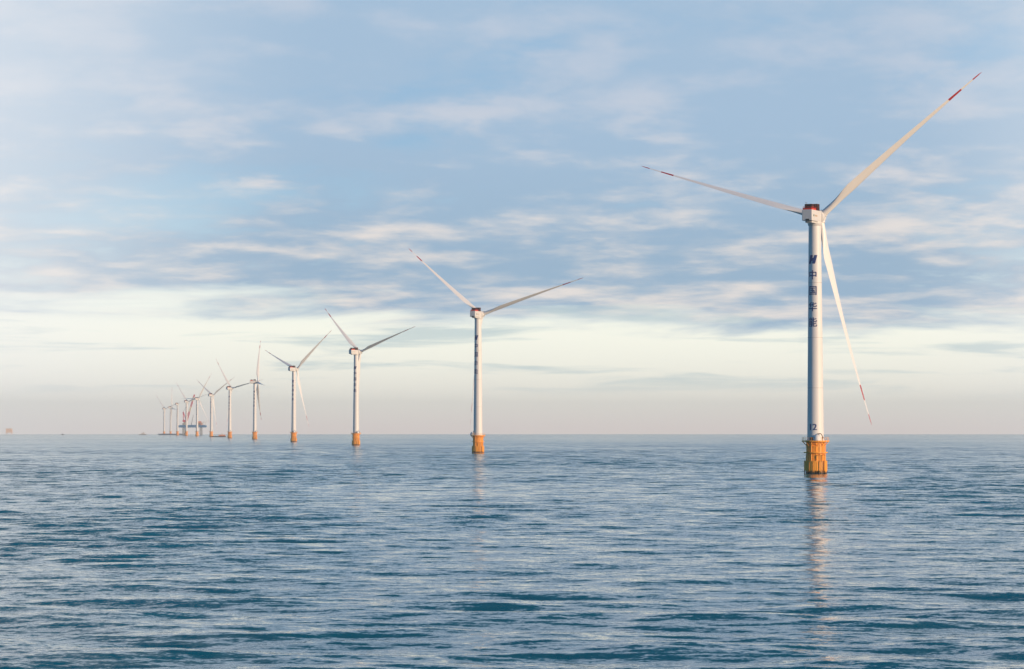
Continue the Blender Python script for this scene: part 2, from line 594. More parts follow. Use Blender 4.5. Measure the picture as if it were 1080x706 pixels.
GLYPHS = {
 '\u4e2d': ([(0.458,0.84),(0.458,0.661),(0.096,0.661),(0.096,0.186),(0.171,0.186),(0.171,0.248),(0.458,0.248),(0.458,-0.079),(0.537,-0.079),(0.537,0.248),(0.825,0.248),(0.825,0.191),(0.902,0.191),(0.902,0.661),(0.537,0.661),(0.537,0.84),(0.171,0.322),(0.171,0.588),(0.458,0.588),(0.458,0.322),(0.825,0.322),(0.537,0.322),(0.537,0.588),(0.825,0.588)],
  [[1,15,0],[1,14,15],[3,17,2],[17,1,2],[17,14,1],[17,13,14],[17,18,13],[18,22,13],[22,23,13],[23,12,13],[3,16,17],[19,22,18],[19,21,22],[20,12,23],[3,5,16],[5,19,16],[5,21,19],[5,20,21],[5,6,20],[6,9,20],[9,10,20],[10,12,20],[3,4,5],[7,9,6],[7,8,9],[11,12,10]]),
 '\u56fd': ([(0.592,0.32),(0.648,0.262),(0.691,0.206),(0.743,0.237),(0.698,0.292),(0.641,0.347),(0.228,0.196),(0.228,0.132),(0.777,0.132),(0.777,0.196),(0.53,0.196),(0.53,0.365),(0.732,0.365),(0.732,0.43),(0.53,0.43),(0.53,0.573),(0.756,0.573),(0.756,0.64),(0.242,0.64),(0.242,0.573),(0.459,0.573),(0.459,0.43),(0.27,0.43),(0.27,0.365),(0.459,0.365),(0.459,0.196),(0.086,0.795),(0.086,-0.08),(0.162,-0.08),(0.162,-0.03),(0.835,-0.03),(0.835,-0.08),(0.914,-0.08),(0.914,0.795),(0.162,0.04),(0.162,0.725),(0.835,0.725),(0.835,0.04)],
  [[27,35,26],[35,33,26],[35,36,33],[36,32,33],[27,34,35],[37,32,36],[19,17,18],[19,16,17],[20,16,19],[21,15,20],[15,16,20],[21,14,15],[23,21,22],[23,14,21],[23,13,14],[23,12,13],[24,12,23],[25,11,24],[11,12,24],[25,10,11],[0,4,5],[1,4,0],[1,3,4],[2,3,1],[7,25,6],[7,10,25],[7,9,10],[7,8,9],[27,29,34],[29,37,34],[29,30,37],[30,32,37],[27,28,29],[31,32,30]]),
 '\u534e': ([(0.53,0.826),(0.53,0.627),(0.444,0.6),(0.357,0.576),(0.373,0.548),(0.385,0.517),(0.457,0.536),(0.53,0.557),(0.53,0.47),(0.555,0.386),(0.653,0.365),(0.74,0.365),(0.829,0.365),(0.912,0.396),(0.94,0.513),(0.905,0.525),(0.873,0.542),(0.861,0.451),(0.823,0.431),(0.739,0.431),(0.66,0.431),(0.615,0.438),(0.605,0.47),(0.605,0.581),(0.772,0.643),(0.913,0.716),(0.856,0.773),(0.744,0.71),(0.605,0.652),(0.605,0.826),(0.325,0.842),(0.202,0.686),(0.046,0.563),(0.076,0.535),(0.102,0.507),(0.162,0.553),(0.223,0.607),(0.223,0.337),(0.298,0.337),(0.298,0.685),(0.35,0.75),(0.395,0.817),(0.052,0.222),(0.052,0.149),(0.46,0.149),(0.46,-0.08),(0.539,-0.08),(0.539,0.149),(0.949,0.149),(0.949,0.222),(0.539,0.222),(0.539,0.339),(0.46,0.339),(0.46,0.222)],
  [[31,41,30],[1,29,0],[1,28,29],[31,40,41],[27,25,26],[31,39,40],[27,24,25],[28,24,27],[32,39,31],[32,36,39],[36,38,39],[1,24,28],[1,23,24],[2,23,1],[32,35,36],[37,38,36],[3,23,2],[3,7,23],[7,22,23],[4,7,3],[33,35,32],[4,6,7],[8,22,7],[33,34,35],[5,6,4],[17,15,16],[17,14,15],[17,13,14],[9,22,8],[9,21,22],[18,13,17],[9,20,21],[9,19,20],[9,18,19],[9,13,18],[9,12,13],[10,12,9],[11,12,10],[53,51,52],[53,50,51],[43,53,42],[43,50,53],[43,49,50],[43,48,49],[44,48,43],[45,47,44],[47,48,44],[45,46,47]]),
 '\u80fd': ([(0.084,0.553),(0.154,0.566),(0.414,0.586),(0.427,0.558),(0.437,0.533),(0.502,0.563),(0.449,0.669),(0.373,0.78),(0.312,0.756),(0.349,0.701),(0.384,0.643),(0.164,0.631),(0.229,0.719),(0.287,0.818),(0.209,0.842),(0.151,0.732),(0.105,0.664),(0.081,0.638),(0.058,0.625),(0.073,0.588),(0.383,0.42),(0.383,0.334),(0.17,0.334),(0.17,0.42),(0.1,0.484),(0.1,-0.079),(0.17,-0.079),(0.17,0.125),(0.383,0.125),(0.383,0.008),(0.38,-0.005),(0.367,-0.009),(0.327,-0.01),(0.263,-0.008),(0.278,-0.043),(0.288,-0.077),(0.368,-0.075),(0.422,-0.065),(0.45,-0.039),(0.457,0.007),(0.457,0.484),(0.17,0.275),(0.383,0.275),(0.383,0.184),(0.17,0.184),(0.858,0.765),(0.752,0.717),(0.625,0.67),(0.625,0.838),(0.551,0.838),(0.551,0.506),(0.576,0.423),(0.672,0.401),(0.757,0.401),(0.844,0.401),(0.926,0.433),(0.954,0.556),(0.919,0.568),(0.888,0.585),(0.875,0.49),(0.837,0.469),(0.755,0.469),(0.678,0.469),(0.635,0.476),(0.625,0.507),(0.625,0.609),(0.773,0.656),(0.908,0.709),(0.87,0.319),(0.76,0.263),(0.625,0.213),(0.625,0.373),(0.551,0.373),(0.551,0.035),(0.576,-0.05),(0.674,-0.071),(0.761,-0.071),(0.849,-0.071),(0.934,-0.036),(0.963,0.099),(0.928,0.111),(0.896,0.128),(0.883,0.02),(0.843,-0.004),(0.759,-0.004),(0.681,-0.004),(0.635,0.003),(0.625,0.034),(0.625,0.151),(0.781,0.201),(0.919,0.263)],
  [[25,23,24],[23,40,24],[23,20,40],[20,39,40],[25,22,23],[21,39,20],[25,41,22],[41,21,22],[41,42,21],[42,39,21],[25,44,41],[43,39,42],[25,27,44],[27,43,44],[27,28,43],[28,39,43],[25,26,27],[29,39,28],[30,39,29],[30,38,39],[31,38,30],[34,32,33],[32,38,31],[34,38,32],[34,37,38],[35,37,34],[35,36,37],[50,48,49],[50,47,48],[46,67,45],[47,67,46],[47,66,67],[50,65,47],[65,66,47],[50,64,65],[59,57,58],[59,56,57],[59,55,56],[50,63,64],[51,63,50],[60,55,59],[51,62,63],[51,61,62],[51,60,61],[51,55,60],[51,54,55],[52,54,51],[53,54,52],[73,71,72],[73,70,71],[69,90,68],[70,90,69],[70,89,90],[73,88,70],[88,89,70],[73,87,88],[82,80,81],[82,79,80],[82,78,79],[74,87,73],[74,86,87],[83,78,82],[74,85,86],[74,84,85],[74,83,84],[74,78,83],[74,77,78],[75,77,74],[76,77,75],[15,13,14],[15,12,13],[8,6,7],[9,6,8],[16,12,15],[16,11,12],[10,6,9],[10,5,6],[17,11,16],[11,2,10],[2,5,10],[18,11,17],[18,2,11],[19,2,18],[0,1,19],[1,2,19],[3,5,2],[3,4,5]]),
 '1': ([(0.3,0.682),(0.202,0.682),(0.202,0.0),(0.3,0.0)],
  [[2,0,1],[2,3,0]]),
 '2': ([(0.466,0.093),(0.205,0.093),(0.368,0.312),(0.417,0.478),(0.359,0.632),(0.209,0.691),(0.129,0.675),(0.048,0.626),(0.048,0.503),(0.127,0.575),(0.202,0.595),(0.286,0.559),(0.319,0.467),(0.307,0.393),(0.271,0.321),(0.159,0.161),(0.034,0.007),(0.034,0.0),(0.466,0.0)],
  [[6,4,5],[7,4,6],[7,10,4],[10,11,4],[11,3,4],[8,9,7],[9,10,7],[12,3,11],[12,2,3],[13,2,12],[14,2,13],[15,2,14],[15,1,2],[16,1,15],[16,0,1],[16,18,0],[17,18,16]]),
}

# ------------------------------------------------------------------ wind turbine
HUB_Z = 88.6
TOWER_TOP = HUB_Z - 3.3
TOWER_BASE = 11.4
R_BOT, R_TOP = 2.85, 2.12
BLADE_L = 72.0


def tower_r(z):
    t = max(0.0, min(1.0, (z - TOWER_BASE) / (TOWER_TOP - TOWER_BASE)))
    return R_BOT + (R_TOP - R_BOT) * t


def wrap_on_tower(pts, faces, cx_ang, z0, scale, off=0.05):
    """flat lettering wrapped round the tower; pts in letter units, x to the right, y up"""
    bm = bmesh.new()
    vs_ = [bm.verts.new((p[0] * scale, p[1] * scale, 0)) for p in pts]
    for f in faces:
        try:
            bm.faces.new([vs_[i] for i in f])
        except ValueError:
            pass
    for _ in range(5):
        long_e = [e for e in bm.edges if abs(e.verts[0].co.x - e.verts[1].co.x) > 0.35]
        if not long_e:
            break
        bmesh.ops.subdivide_edges(bm, edges=long_e, cuts=1)
        bmesh.ops.triangulate(bm, faces=[f for f in bm.faces if len(f.verts) > 3])
    bm.verts.index_update()
    v = []
    for p in bm.verts:
        z = z0 + p.co.y
        r = tower_r(z) + off
        a = cx_ang + p.co.x / r            # growing angle = to the right, seen from outside
        v.append((r * math.cos(a), r * math.sin(a), z))
    f = [[q.index for q in p.verts] for p in bm.faces]
    bm.free()
    return v, f


def make_foundation(root):
    y = M['foundation yellow']
    mb = MB()
    mb.lathe([(3.12, -4), (3.12, 11.0)], 56)
    for z, r, t in ((4.3, 4.0, 0.36), (7.3, 4.12, 0.36), (9.4, 3.36, 0.2)):
        mb.lathe([(3.13, z - t / 2), (r, z - t / 2), (r, z + t / 2), (3.13, z + t / 2)], 56, smooth=False)
    for i in range(14):                                        # vertical stiffeners and stand-off pipes
        a = 2 * math.pi * (i + 0.3) / 14
        c, s = math.cos(a), math.sin(a)
        if i % 4 == 1:
            mb.tube((3.45 * c, 3.45 * s, 4.3), (3.45 * c, 3.45 * s, 11.0), 0.14, seg=8)
        else:
            rot = Matrix.Rotation(a, 4, 'Z')
            mb.box((3.17, 0, 7.7), (0.16, 0.08, 6.6), 0, rot)
    mb.build('foundation', y, root)
    # lower sleeve: a skirt on short legs, dark openings between them at the waterline
    mb = MB()
    mb.lathe([(3.60, 1.1), (3.92, 1.1), (3.92, 4.1), (3.60, 4.1)], 56, smooth=False)
    for i in range(18):
        a = 2 * math.pi * (i + 0.5) / 18
        rot = Matrix.Rotation(a, 4, 'Z')
        mb.box((3.94, 0, 2.5), (0.10, 0.14, 3.2), 0, rot)
    for i in range(9):
        a = 2 * math.pi * i / 9 + 0.2
        rot = Matrix.Rotation(a, 4, 'Z')
        mb.box((3.74, 0, -0.6), (0.3, 0.95, 3.5), 0, rot)
    mb.build('sleeve', y, root)
    # deck
    mb = MB()
    mb.lathe([(2.0, 11.0), (4.7, 11.0), (4.75, 11.06), (4.75, 11.36), (4.7, 11.42), (2.0, 11.42)], 32, smooth=False, a0=0.05)
    for i in range(12):
        a = 2 * math.pi * i / 12 + 0.1
        c, s = math.cos(a), math.sin(a)
        mb.tube((3.15 * c, 3.15 * s, 9.6), (4.5 * c, 4.5 * s, 10.98), 0.11, seg=6)
    deck = mb.build('platform', y, root)
    mb = MB()
    n = 22
    pts = []
    for i in range(n + 1):
        a = 2 * math.pi * i / n
        pts.append((4.55 * math.cos(a), 4.55 * math.sin(a)))
    for (px, py) in pts[:-1]:
        mb.tube((px, py, 11.42), (px, py, 12.52), 0.035, seg=5)
    for z in (11.97, 12.52):
        mb.path([(px, py, z) for px, py in pts], 0.03, 5)
    mb.build('guard_rail', y, deck)
    # ladder with side fenders (boat landing), one on each side that faces the swell
    for ang in (-62, 118):
        mb = MB()
        rot = Matrix.Rotation(R(ang), 4, 'Z')
        for sx in (-0.9, 0.9):
            mb.tube(rot @ Vector((4.35, sx, -1.5)), rot @ Vector((4.35, sx, 6.6)), 0.17, seg=8)
            for z in (0.9, 6.5):
                mb.tube(rot @ Vector((4.35, sx, z)), rot @ Vector((3.1, sx, z)), 0.12, seg=6)
        mb.build('fender', y, root)
        mb = MB()
        for sx in (-0.3, 0.3):
            mb.tube(rot @ Vector((4.12, sx, -0.5)), rot @ Vector((4.12, sx, 11.0)), 0.05, seg=6)
        for k in range(36):
            z = -0.3 + k * 0.31
            mb.tube(rot @ Vector((4.12, -0.3, z)), rot @ Vector((4.12, 0.3, z)), 0.025, seg=4)
        mb.build('ladder', M['dark steel'], root)


def make_platform_kit(root):
    mb = MB()                                                  # weather cover of the equipment by the tower door
    prof = [(1.3, 0.0), (1.33, 0.6), (1.22, 1.2), (0.95, 1.7), (0.5, 2.0), (0.02, 2.08)]
    mb.lathe(prof, 24)
    mb.build('equipment_cover', M['white paint'], root, (0.1, -3.75, 11.42))
    mb = MB()
    mb.bevel_box((0, 0, 0.6), (1.3, 0.9, 1.2), 0.06)
    mb.box((0, -0.47, 0.65), (0.9, 0.03, 0.8), 1)
    o = mb.build('switch_box', [M['grey steel'], M['dark steel']], root, (-1.75, -3.3, 11.42))
    o.rotation_euler.z = R(-14)
    mb = MB()
    pts = [(0, 0, 0), (0, 0, 1.3), (-0.15, 0, 1.9), (-0.5, 0, 2.3), (-1.0, 0, 2.4), (-1.7, 0, 2.2)]
    mb.path(pts, 0.13, 8)
    mb.box((0.1, 0, 1.0), (0.5, 0.4, 0.5))
    mb.tube((-1.65, 0, 2.2), (-1.65, 0, 1.5), 0.04, seg=5)
    o = mb.build('davit_crane', M['dark steel'], root, (2.0, -3.2, 11.42))
    return o


def make_tower(root, letters='full'):
    prof = [(R_BOT, TOWER_BASE)]
    joints = (29.5, 46.8, 65.7)
    for z in joints:
        r = tower_r(z)
        prof += [(r, z)]
    prof += [(R_TOP, TOWER_TOP)]
    mb = MB()
    mb.lathe([(R_BOT + 0.18, TOWER_BASE), (R_BOT + 0.18, TOWER_BASE + 0.35), (R_BOT + 0.01, TOWER_BASE + 0.36)], 96, smooth=False)
    mb.lathe(prof, 96)
    for z in joints:                                           # weathered flange joints
        r = tower_r(z)
        mb.lathe([(r - 0.05, z - 0.09), (r + 0.045, z - 0.09), (r + 0.045, z + 0.09), (r - 0.05, z + 0.09)], 96, 1, False)
    tower = mb.build('tower', [M['white paint'], M['joint grey']], root)
    # lettering: front of the letters at local angle -90 degrees (towards -Y), turned with the tower
    A = -math.pi / 2
    H = [(-0.50, -0.42), (-0.16, -0.42), (-0.02, 0.10), (0.10, 0.24), (0.30, 0.42), (-0.10, 0.42), (-0.28, 0.42)]
    emblem = MB()
    v, f = wrap_on_tower([(-.52, -.45), (-.20, -.45), (.02, .30), (.02, .45), (-.27, .45)], [(0, 1, 2, 3, 4)], A, 73.7, 3.3)
    emblem.add(v, f)
    v, f = wrap_on_tower([(.20, .45), (.52, .45), (.27, -.45), (-.02, -.45), (-.02, -.30)], [(0, 4, 3, 2, 1)], A, 73.7, 3.3)
    emblem.add(v, f)
    v, f = wrap_on_tower([(-.12, -.16), (.10, -.16), (.17, .16), (-.06, .16)], [(0, 1, 2, 3)], A, 73.7, 3.3, 0.052)
    emblem.add(v, f)
    emblem.build('emblem', M['navy lettering'], tower)
    for ch, zc in zip('\u4e2d\u56fd\u534e\u80fd', (68.4, 63.0, 57.4, 52.1)):
        pts, faces = GLYPHS[ch]
        pts = [(x - 0.5, y - 0.38) for x, y in pts]
        mb = MB()
        for j, (ox, oy) in enumerate(((-.014, -.010), (0, .012), (.014, -.010))):      # heavier strokes
            v, f = wrap_on_tower([(x + ox, y + oy) for x, y in pts], faces, A, zc, 3.4, 0.05 + 0.004 * j)
            mb.add(v, f)
        mb.build('character', M['navy lettering'], tower)
    return tower


def make_number(tower, digits):
    mb = MB()
    for k, ch in enumerate(digits):
        pts, faces = GLYPHS[ch]
        cx = (0.25 if ch == '1' else 0.25)
        pts = [(x - cx + (k - (len(digits) - 1) / 2) * 0.52, y) for x, y in pts]
        # heavier strokes: the figure is laid down three times, a little apart
        for j, dx in enumerate((-0.03, 0.0, 0.03)):
            v, f = wrap_on_tower([(x + dx, y) for x, y in pts], faces, -math.pi / 2, 15.0, 3.1, 0.05 + 0.004 * j)
            mb.add(v, f)
    return mb.build('tower_number', M['navy lettering'], tower)


def make_nacelle(root):
    P = M['nacelle panel']
    mb = MB()
    mb.bevel_box((0, -3.2, 0.0), (3.7, 9.2, 3.8), 0.2, 0, 3)
    Mx = Matrix.Rotation(-math.pi / 2, 4, 'X')                  # lathe axis z -> +Y
    mb.lathe([(1.2, 1.2), (2.15, 1.38), (2.42, 1.55), (2.46, 1.8), (2.46, 3.2), (2.36, 3.45), (1.2, 3.5)], 48, 0, True, Mx)
    mb.lathe([(2.14, -3.3), (2.3, -3.1), (2.5, -2.3), (2.5, -1.88)], 48)
    mb.bevel_box((0, -3.9, -2.2), (2.6, 4.6, 0.7), 0.25, 0, 2)
    nac = mb.build('nacelle', [P], root, (0, 0, HUB_Z))
    mb = MB()
    mb.box((0, -6.9, -1.93), (1.9, 1.2, 0.10))
    mb.box((0.2, -7.82, -1.55), (1.3, 0.05, 0.5))
    mb.build('vent', M['dark steel'], nac)
    # roof: red railing tray and dark cooler banks
    mb = MB()
    for sx in (-1.6, 1.6):
        mb.box((sx, -5.2, 2.18), (0.07, 4.5, 0.54))
        for k in range(5):
            mb.tube((sx, -7.4 + k * 1.1, 1.9), (sx, -7.4 + k * 1.1, 2.9), 0.05, seg=5)
        mb.tube((sx, -7.5, 2.9), (sx, -2.9, 2.9), 0.05, seg=5)
    mb.box((0, -7.5, 2.22), (3.13, 0.07, 0.62))
    mb.tube((-1.6, -7.5, 2.9), (1.6, -7.5, 2.9), 0.05, seg=5)
    mb.build('guard_rail', M['rail red'], nac)
    for k, (yc, ly, h) in enumerate(((-5.3, 2.3, 2.0), (-2.6, 1.1, 2.2), (0.1, 2.3, 2.4))):
        mb = MB()
        mb.bevel_box((0, yc, 1.9 + h / 2), (2.7, ly, h), 0.08)
        for j in range(6):
            mb.box((-1.1 + j * 0.44, yc - ly / 2 - 0.03, 1.95 + h / 2), (0.09, 0.05, h * 0.8), 1)
        for j in range(4):
            mb.box((1.37, yc - ly / 2 + (j + 0.5) * ly / 4, 1.95 + h / 2), (0.05, 0.09, h * 0.8), 1)
        mb.build('cooler', [M['cooler maroon'], M['dark steel']], nac)
    mb = MB()
    mb.tube((-0.9, -5.7, 1.9), (-0.9, -5.7, 4.6), 0.05, seg=6)
    mb.tube((-1.25, -5.7, 4.3), (-0.55, -5.7, 4.3), 0.035, seg=5)
    mb.lathe([(0.12, 4.3), (0.12, 4.5), (0.02, 4.55)], 10, 0, True, Matrix.Translation((-1.25, -5.7, 0)))
    mb.build('weather_mast', M['grey steel'], nac)
    # maker's mark on the side: too small to read in the photograph
    mb = MB()
    mb.lathe([(0.0, 0.0), (0.42, 0.0), (0.42, 0.03)], 6, 0, False, Matrix.Translation((1.855, -6.0, -0.05)) @ Matrix.Rotation(math.pi / 2, 4, 'Y'))
    mb.build('maker_emblem', M['green mark'], nac)
    mb = MB()
    top, bot, yy = [], [], -4.9
    for w, h in ((.4, .30), (.12, .10), (.4, .24), (.12, .10), (.35, .27), (.12, .10), (.4, .22), (.12, .1), (.4, .25)):
        top += [(yy, h), (yy + w, h)]
        bot += [(yy, -h), (yy + w, -h)]
        yy += w
    pts = bot + top[::-1]
    mb.add([(1.872, a, b - 0.05) for a, b in pts], [tuple(range(len(pts)))])
    mb.build('maker_lettering', M['tan mark'], nac)
    return nac


def make_hub(root):
    Mx = Matrix.Rotation(-math.pi / 2, 4, 'X')
    mb = MB()
    prof = [(1.3, -1.5), (1.75, -1.45), (2.0, -1.2), (2.1, -0.3), (2.08, 0.6), (1.9, 1.4), (1.5, 2.05), (0.9, 2.5), (0.35, 2.68), (0.02, 2.7)]
    mb.lathe(prof, 40, 0, True, Mx)
    for k in range(3):
        Rk = Matrix.Rotation(2 * math.pi * k / 3, 4, 'Y')
        mb.lathe([(1.55, 1.2), (1.5, 2.2), (1.3, 2.25)], 32, 0, True, Rk)
    return mb.build('rotor_hub', M['white paint'], root)


def make_blade_mesh():
    """along +Z, leading edge to +X, pressure side to +Y; twist, pre-bend and red bands near the tip"""
    st = [1.9, 3, 4.5, 6, 8, 10, 12.5, 15, 18, 22, 26, 30, 34, 38, 42, 46, 50, 54, 57.5, 58.0, 60.5, 63.3, 63.8, 65.8, 67.8, 68.2, 69.6, 70.8, 71.5, 71.9, 72.0]
    n = 28
    v, f, mi = [], [], []
    for r in st:
        t = r / BLADE_L
        if r < 15:
            k = (r - 1.9) / 13.1
            k = k * k * (3 - 2 * k)
            chord = 2.3 + (4.7 - 2.3) * k
            thick = 2.3 + (1.457 - 2.3) * k
            blend = k
        else:
            q = (r - 15) / 57.0
            chord = 4.7 * (1 - q) ** 1.3 + 0.52 * q
            if r > 70:
                chord *= max(0.16, 1 - ((r - 70) / 2.05) ** 2)
            thick = chord * (0.31 - 0.10 * min(1, q * 1.4))
            blend = 1.0
        twist = R(PITCH_B + 14 * (1 - t) ** 2.2)
        bend = 0.045 * r + 4.6 * t * t                          # towards the wind (+Y)
        for i in range(n):
            a = 2 * math.pi * i / n
            cx = math.cos(a)                                  # -1 leading .. +1 trailing
            u = (cx + 1) / 2
            naca = 5 * (0.2969 * math.sqrt(u) - 0.126 * u - 0.3516 * u * u + 0.2843 * u ** 3 - 0.1015 * u ** 4)
            ya = naca * thick * (1 if math.sin(a) >= 0 else -1.0) * (0.75 if math.sin(a) >= 0 else 1.1)
            xa = (u - 0.32) * chord
            xc, yc = cx * thick / 2, math.sin(a) * thick / 2
            x = xc + (xa - xc) * blend
            y = yc + (ya - yc) * blend
            c, s = math.cos(twist), math.sin(twist)
            v.append((-(x * c + y * s), -x * s + y * c + bend, r))
    for k in range(len(st) - 1):
        mid = (st[k] + st[k + 1]) / 2
        red = 58.0 < mid < 63.3 or mid > 68.2
        for i in range(n):
            j = (i + 1) % n
            f.append((k * n + j, k * n + i, (k + 1) * n + i, (k + 1) * n + j))
            mi.append(1 if red else 0)
    f.append(tuple((len(st) - 1) * n + i for i in reversed(range(n))))
    mi.append(1)
    mb = MB()
    mb.v, mb.f, mb.m, mb.s = v, f, mi, [True] * len(f)
    return mb


PITCH_B = 68.0


def rotor_pose(parts, hub, nac, yaw, alpha, scale=1.0, pitch=(0, 0, 0), lag=(0, 0, 0)):
    """yaw: where the rotor points (degrees from +Y towards +X); alpha: first blade, degrees up from the right, seen from behind"""
    nac.rotation_euler = (0, 0, R(-yaw))
    base = Matrix.Translation((0, 0, HUB_Z)) @ Matrix.Rotation(R(-yaw), 4, 'Z') @ Matrix.Rotation(R(1.0), 4, 'X') @ Matrix.Translation((0, 5.0, 0))
    hub.matrix_local = base @ Matrix.Rotation(R(90 - alpha), 4, 'Y')
    for k, b in enumerate(parts):
        b.matrix_local = base @ Matrix.Rotation(R(90 - alpha - 120 * k - lag[k]), 4, 'Y') @ Matrix.Rotation(R(pitch[k]), 4, 'Z') @ Matrix.Scale(scale, 4)


def make_turbine():
    root = empty('wind_turbine', (0, 0, 0))
    make_foundation(root)
    make_platform_kit(root)
    tower = make_tower(root)
    make_number(tower, '12')
    make_nacelle(root)
    make_hub(root)
    b0 = make_blade_mesh().build('blade', [M['blade gelcoat'], M['signal red']], root)
    for k in range(2):
        b = b0.copy()
        COL.objects.link(b)
        b.parent = root
    return root


def kids(o):
    return [c for c in bpy.data.objects if c.parent == o]


def kind_of(o):
    return o.name.split('.')[0]


def copy_thing(o, skip=()):
    r = o.copy()
    COL.objects.link(r)
    for ch in kids(o):
        if kind_of(ch) in skip:
            continue
        c = ch.copy()
        COL.objects.link(c)
        c.parent = r
        for g in kids(ch):
            if kind_of(g) in skip:
                continue
            d = g.copy()
            COL.objects.link(d)
            d.parent = c
    return r


def pose_turbine(t, X, D, yaw, alpha, letter, kit, scale=1.0, **kw):
    t.location = (X, D, sea_z(X, D))
    ch = kids(t)
    for c in ch:
        if kind_of(c) == 'tower':
            c.rotation_euler.z = R(letter)
        elif kind_of(c) in ('davit_crane', 'equipment_cover', 'switch_box'):
            pass
    blades = [c for c in ch if kind_of(c) == 'blade']
    hub = [c for c in ch if kind_of(c) == 'rotor_hub']
    nac = [c for c in ch if kind_of(c) == 'nacelle'][0]
    if hub:
        rotor_pose(blades, hub[0], nac, yaw, alpha, scale, **kw)
    else:
        nac.rotation_euler = (0, 0, R(-yaw))
    if kit:
        rot = Matrix.Rotation(R(kit), 4, 'Z')
        for c in ch:
            if kind_of(c) in ('davit_crane', 'equipment_cover', 'switch_box'):
                c.matrix_local = rot @ c.matrix_local


#        X        D      yaw  alpha letter kit  label
TURBINES = [
    (104.4, 979.0, 26, 42.5, -27, 0, 'largest and nearest white wind turbine, numbered 12, on a yellow foundation'),
    (-21.7, 1816.4, 26, 20, -38, -80, 'white wind turbine second nearest, alone in the middle, its third blade down behind the tower'),
    (-148.2, 2703.5, 44, 21, -26, 30, 'white wind turbine third from the right, one blade hanging close beside its tower'),
    (-266.1, 3469.5, 44, 40, -34, 10, 'white wind turbine fourth from the right, blades in a Y with one angled down right'),
    (-397.9, 4401.7, 81, 112, -30, 40, 'white wind turbine seen side-on, one blade straight up, left of the open Y-shaped one'),
    (-502.8, 5070.2, 40, 12, -36, 0, 'white wind turbine with a dark blade pointing right, just right of the small orange workboat'),
    (-640.2, 6059.4, 44, 32, -36, 70, 'white wind turbine standing at the left end of the small orange workboat'),
    (-750.5, 6782.4, 42, 58, -36, 20, 'white wind turbine in front of the jack-up vessel hull at its right half'),
    (-844.4, 7382.2, 40, 16, -30, 0, 'white wind turbine before the left part of the jack-up hull and its red crane'),
    (-951.9, 8098.2, 44, 0, -30, 0, 'white wind turbine still without blades, at the left end of the jack-up vessel'),
    (-1105.7, 9215.6, 70, 108, -30, 0, 'far white wind turbine with one blade upright, second from the left end of the row'),
    (-1183.7, 9683.1, 40, 18, -30, 0, 'farthest and smallest white wind turbine, at the left end of the row'),
]
GROUP = 'wind turbines standing in a row out at sea'
first = make_turbine()
protos = [first]
for i in range(1, len(TURBINES)):
    skip = ['tower_number']
    if i == 9:
        skip += ['blade', 'rotor_hub']
    if i >= 4:
        skip += ['switch_box', 'weather_mast', 'maker_emblem', 'maker_lettering']
    if i >= 6:
        skip += ['ladder', 'vent']
    protos.append(copy_thing(first, skip))
bpy.context.view_layer.update()
for i, (t, (X, D, yaw, al, let, kit, label)) in enumerate(zip(protos, TURBINES)):
    pose_turbine(t, X, D, yaw, al, let, kit, 1.025 if i == 0 else 1.0,
                 **({1: {'lag': (-2, 2, 0)}, 2: {'lag': (-2.5, 2, 0)}, 0: {'pitch': (-4, 0, 22), 'lag': (-1.4, 0.8, -2.6)}, 4: {'pitch': (25, 25, 25)}, 10: {'pitch': (25, 25, 25)}}.get(i, {})))
    tag(t, label, 'wind turbine', GROUP)

# ------------------------------------------------------------------ vessels and platforms far out
def at_px(px, D):
    X = (px - 540.0) / F_PX * D
    return (X, D, sea_z(X, D))


def hull_mesh(mb, L, W, H, draft, mi=0, bow=0.22, sheer=0.25):
    """ship's hull along x, bow at +x, bottom below the water"""
    n = 14
    v = []
    for k in range(n + 1):
        u = k / n
        x = -L / 2 + L * u
        w = W / 2
        if u > 1 - bow:
            q = (u - (1 - bow)) / bow
            w *= math.sqrt(max(0.0, 1 - q ** 2)) * 0.98 + 0.02
        top = H * (1 + sheer * max(0.0, (u - 0.6) / 0.4) ** 2)
        v += [(x, -w, top), (x, -w * 0.86, -draft), (x, w * 0.86, -draft), (x, w, top)]
    f = []
    for k in range(n):
        a, b = 4 * k, 4 * k + 4
        f += [(a, b, b + 1, a + 1), (a + 1, b + 1, b + 2, a + 2), (a + 2, b + 2, b + 3, a + 3), (a + 3, b + 3, b, a)]
    f += [(0, 1, 2, 3), (4 * n + 3, 4 * n + 2, 4 * n + 1, 4 * n)]
    mb.add(v, f, mi)
    return mb


def lattice(mb, a, b, w0, w1, n, mi_of, r=0.35):
    a, b = Vector(a), Vector(b)
    q = (b - a).to_track_quat('Z', 'Y')
    cor = [(-1, -1), (1, -1), (1, 1), (-1, 1)]
    P = []
    for k in range(n + 1):
        t = k / n
        w = (w0 + (w1 - w0) * t) / 2
        P.append([a.lerp(b, t) + q @ Vector((cx * w, cy * w, 0)) for cx, cy in cor])
    for k in range(n):
        m = mi_of(k / n)
        for j in range(4):
            mb.tube(P[k][j], P[k + 1][j], r, seg=6, mi=m)
            mb.tube(P[k][j], P[k + 1][(j + 1) % 4], r * 0.6, seg=5, mi=m)
            mb.tube(P[k][j], P[k][(j + 1) % 4], r * 0.6, seg=5, mi=m)


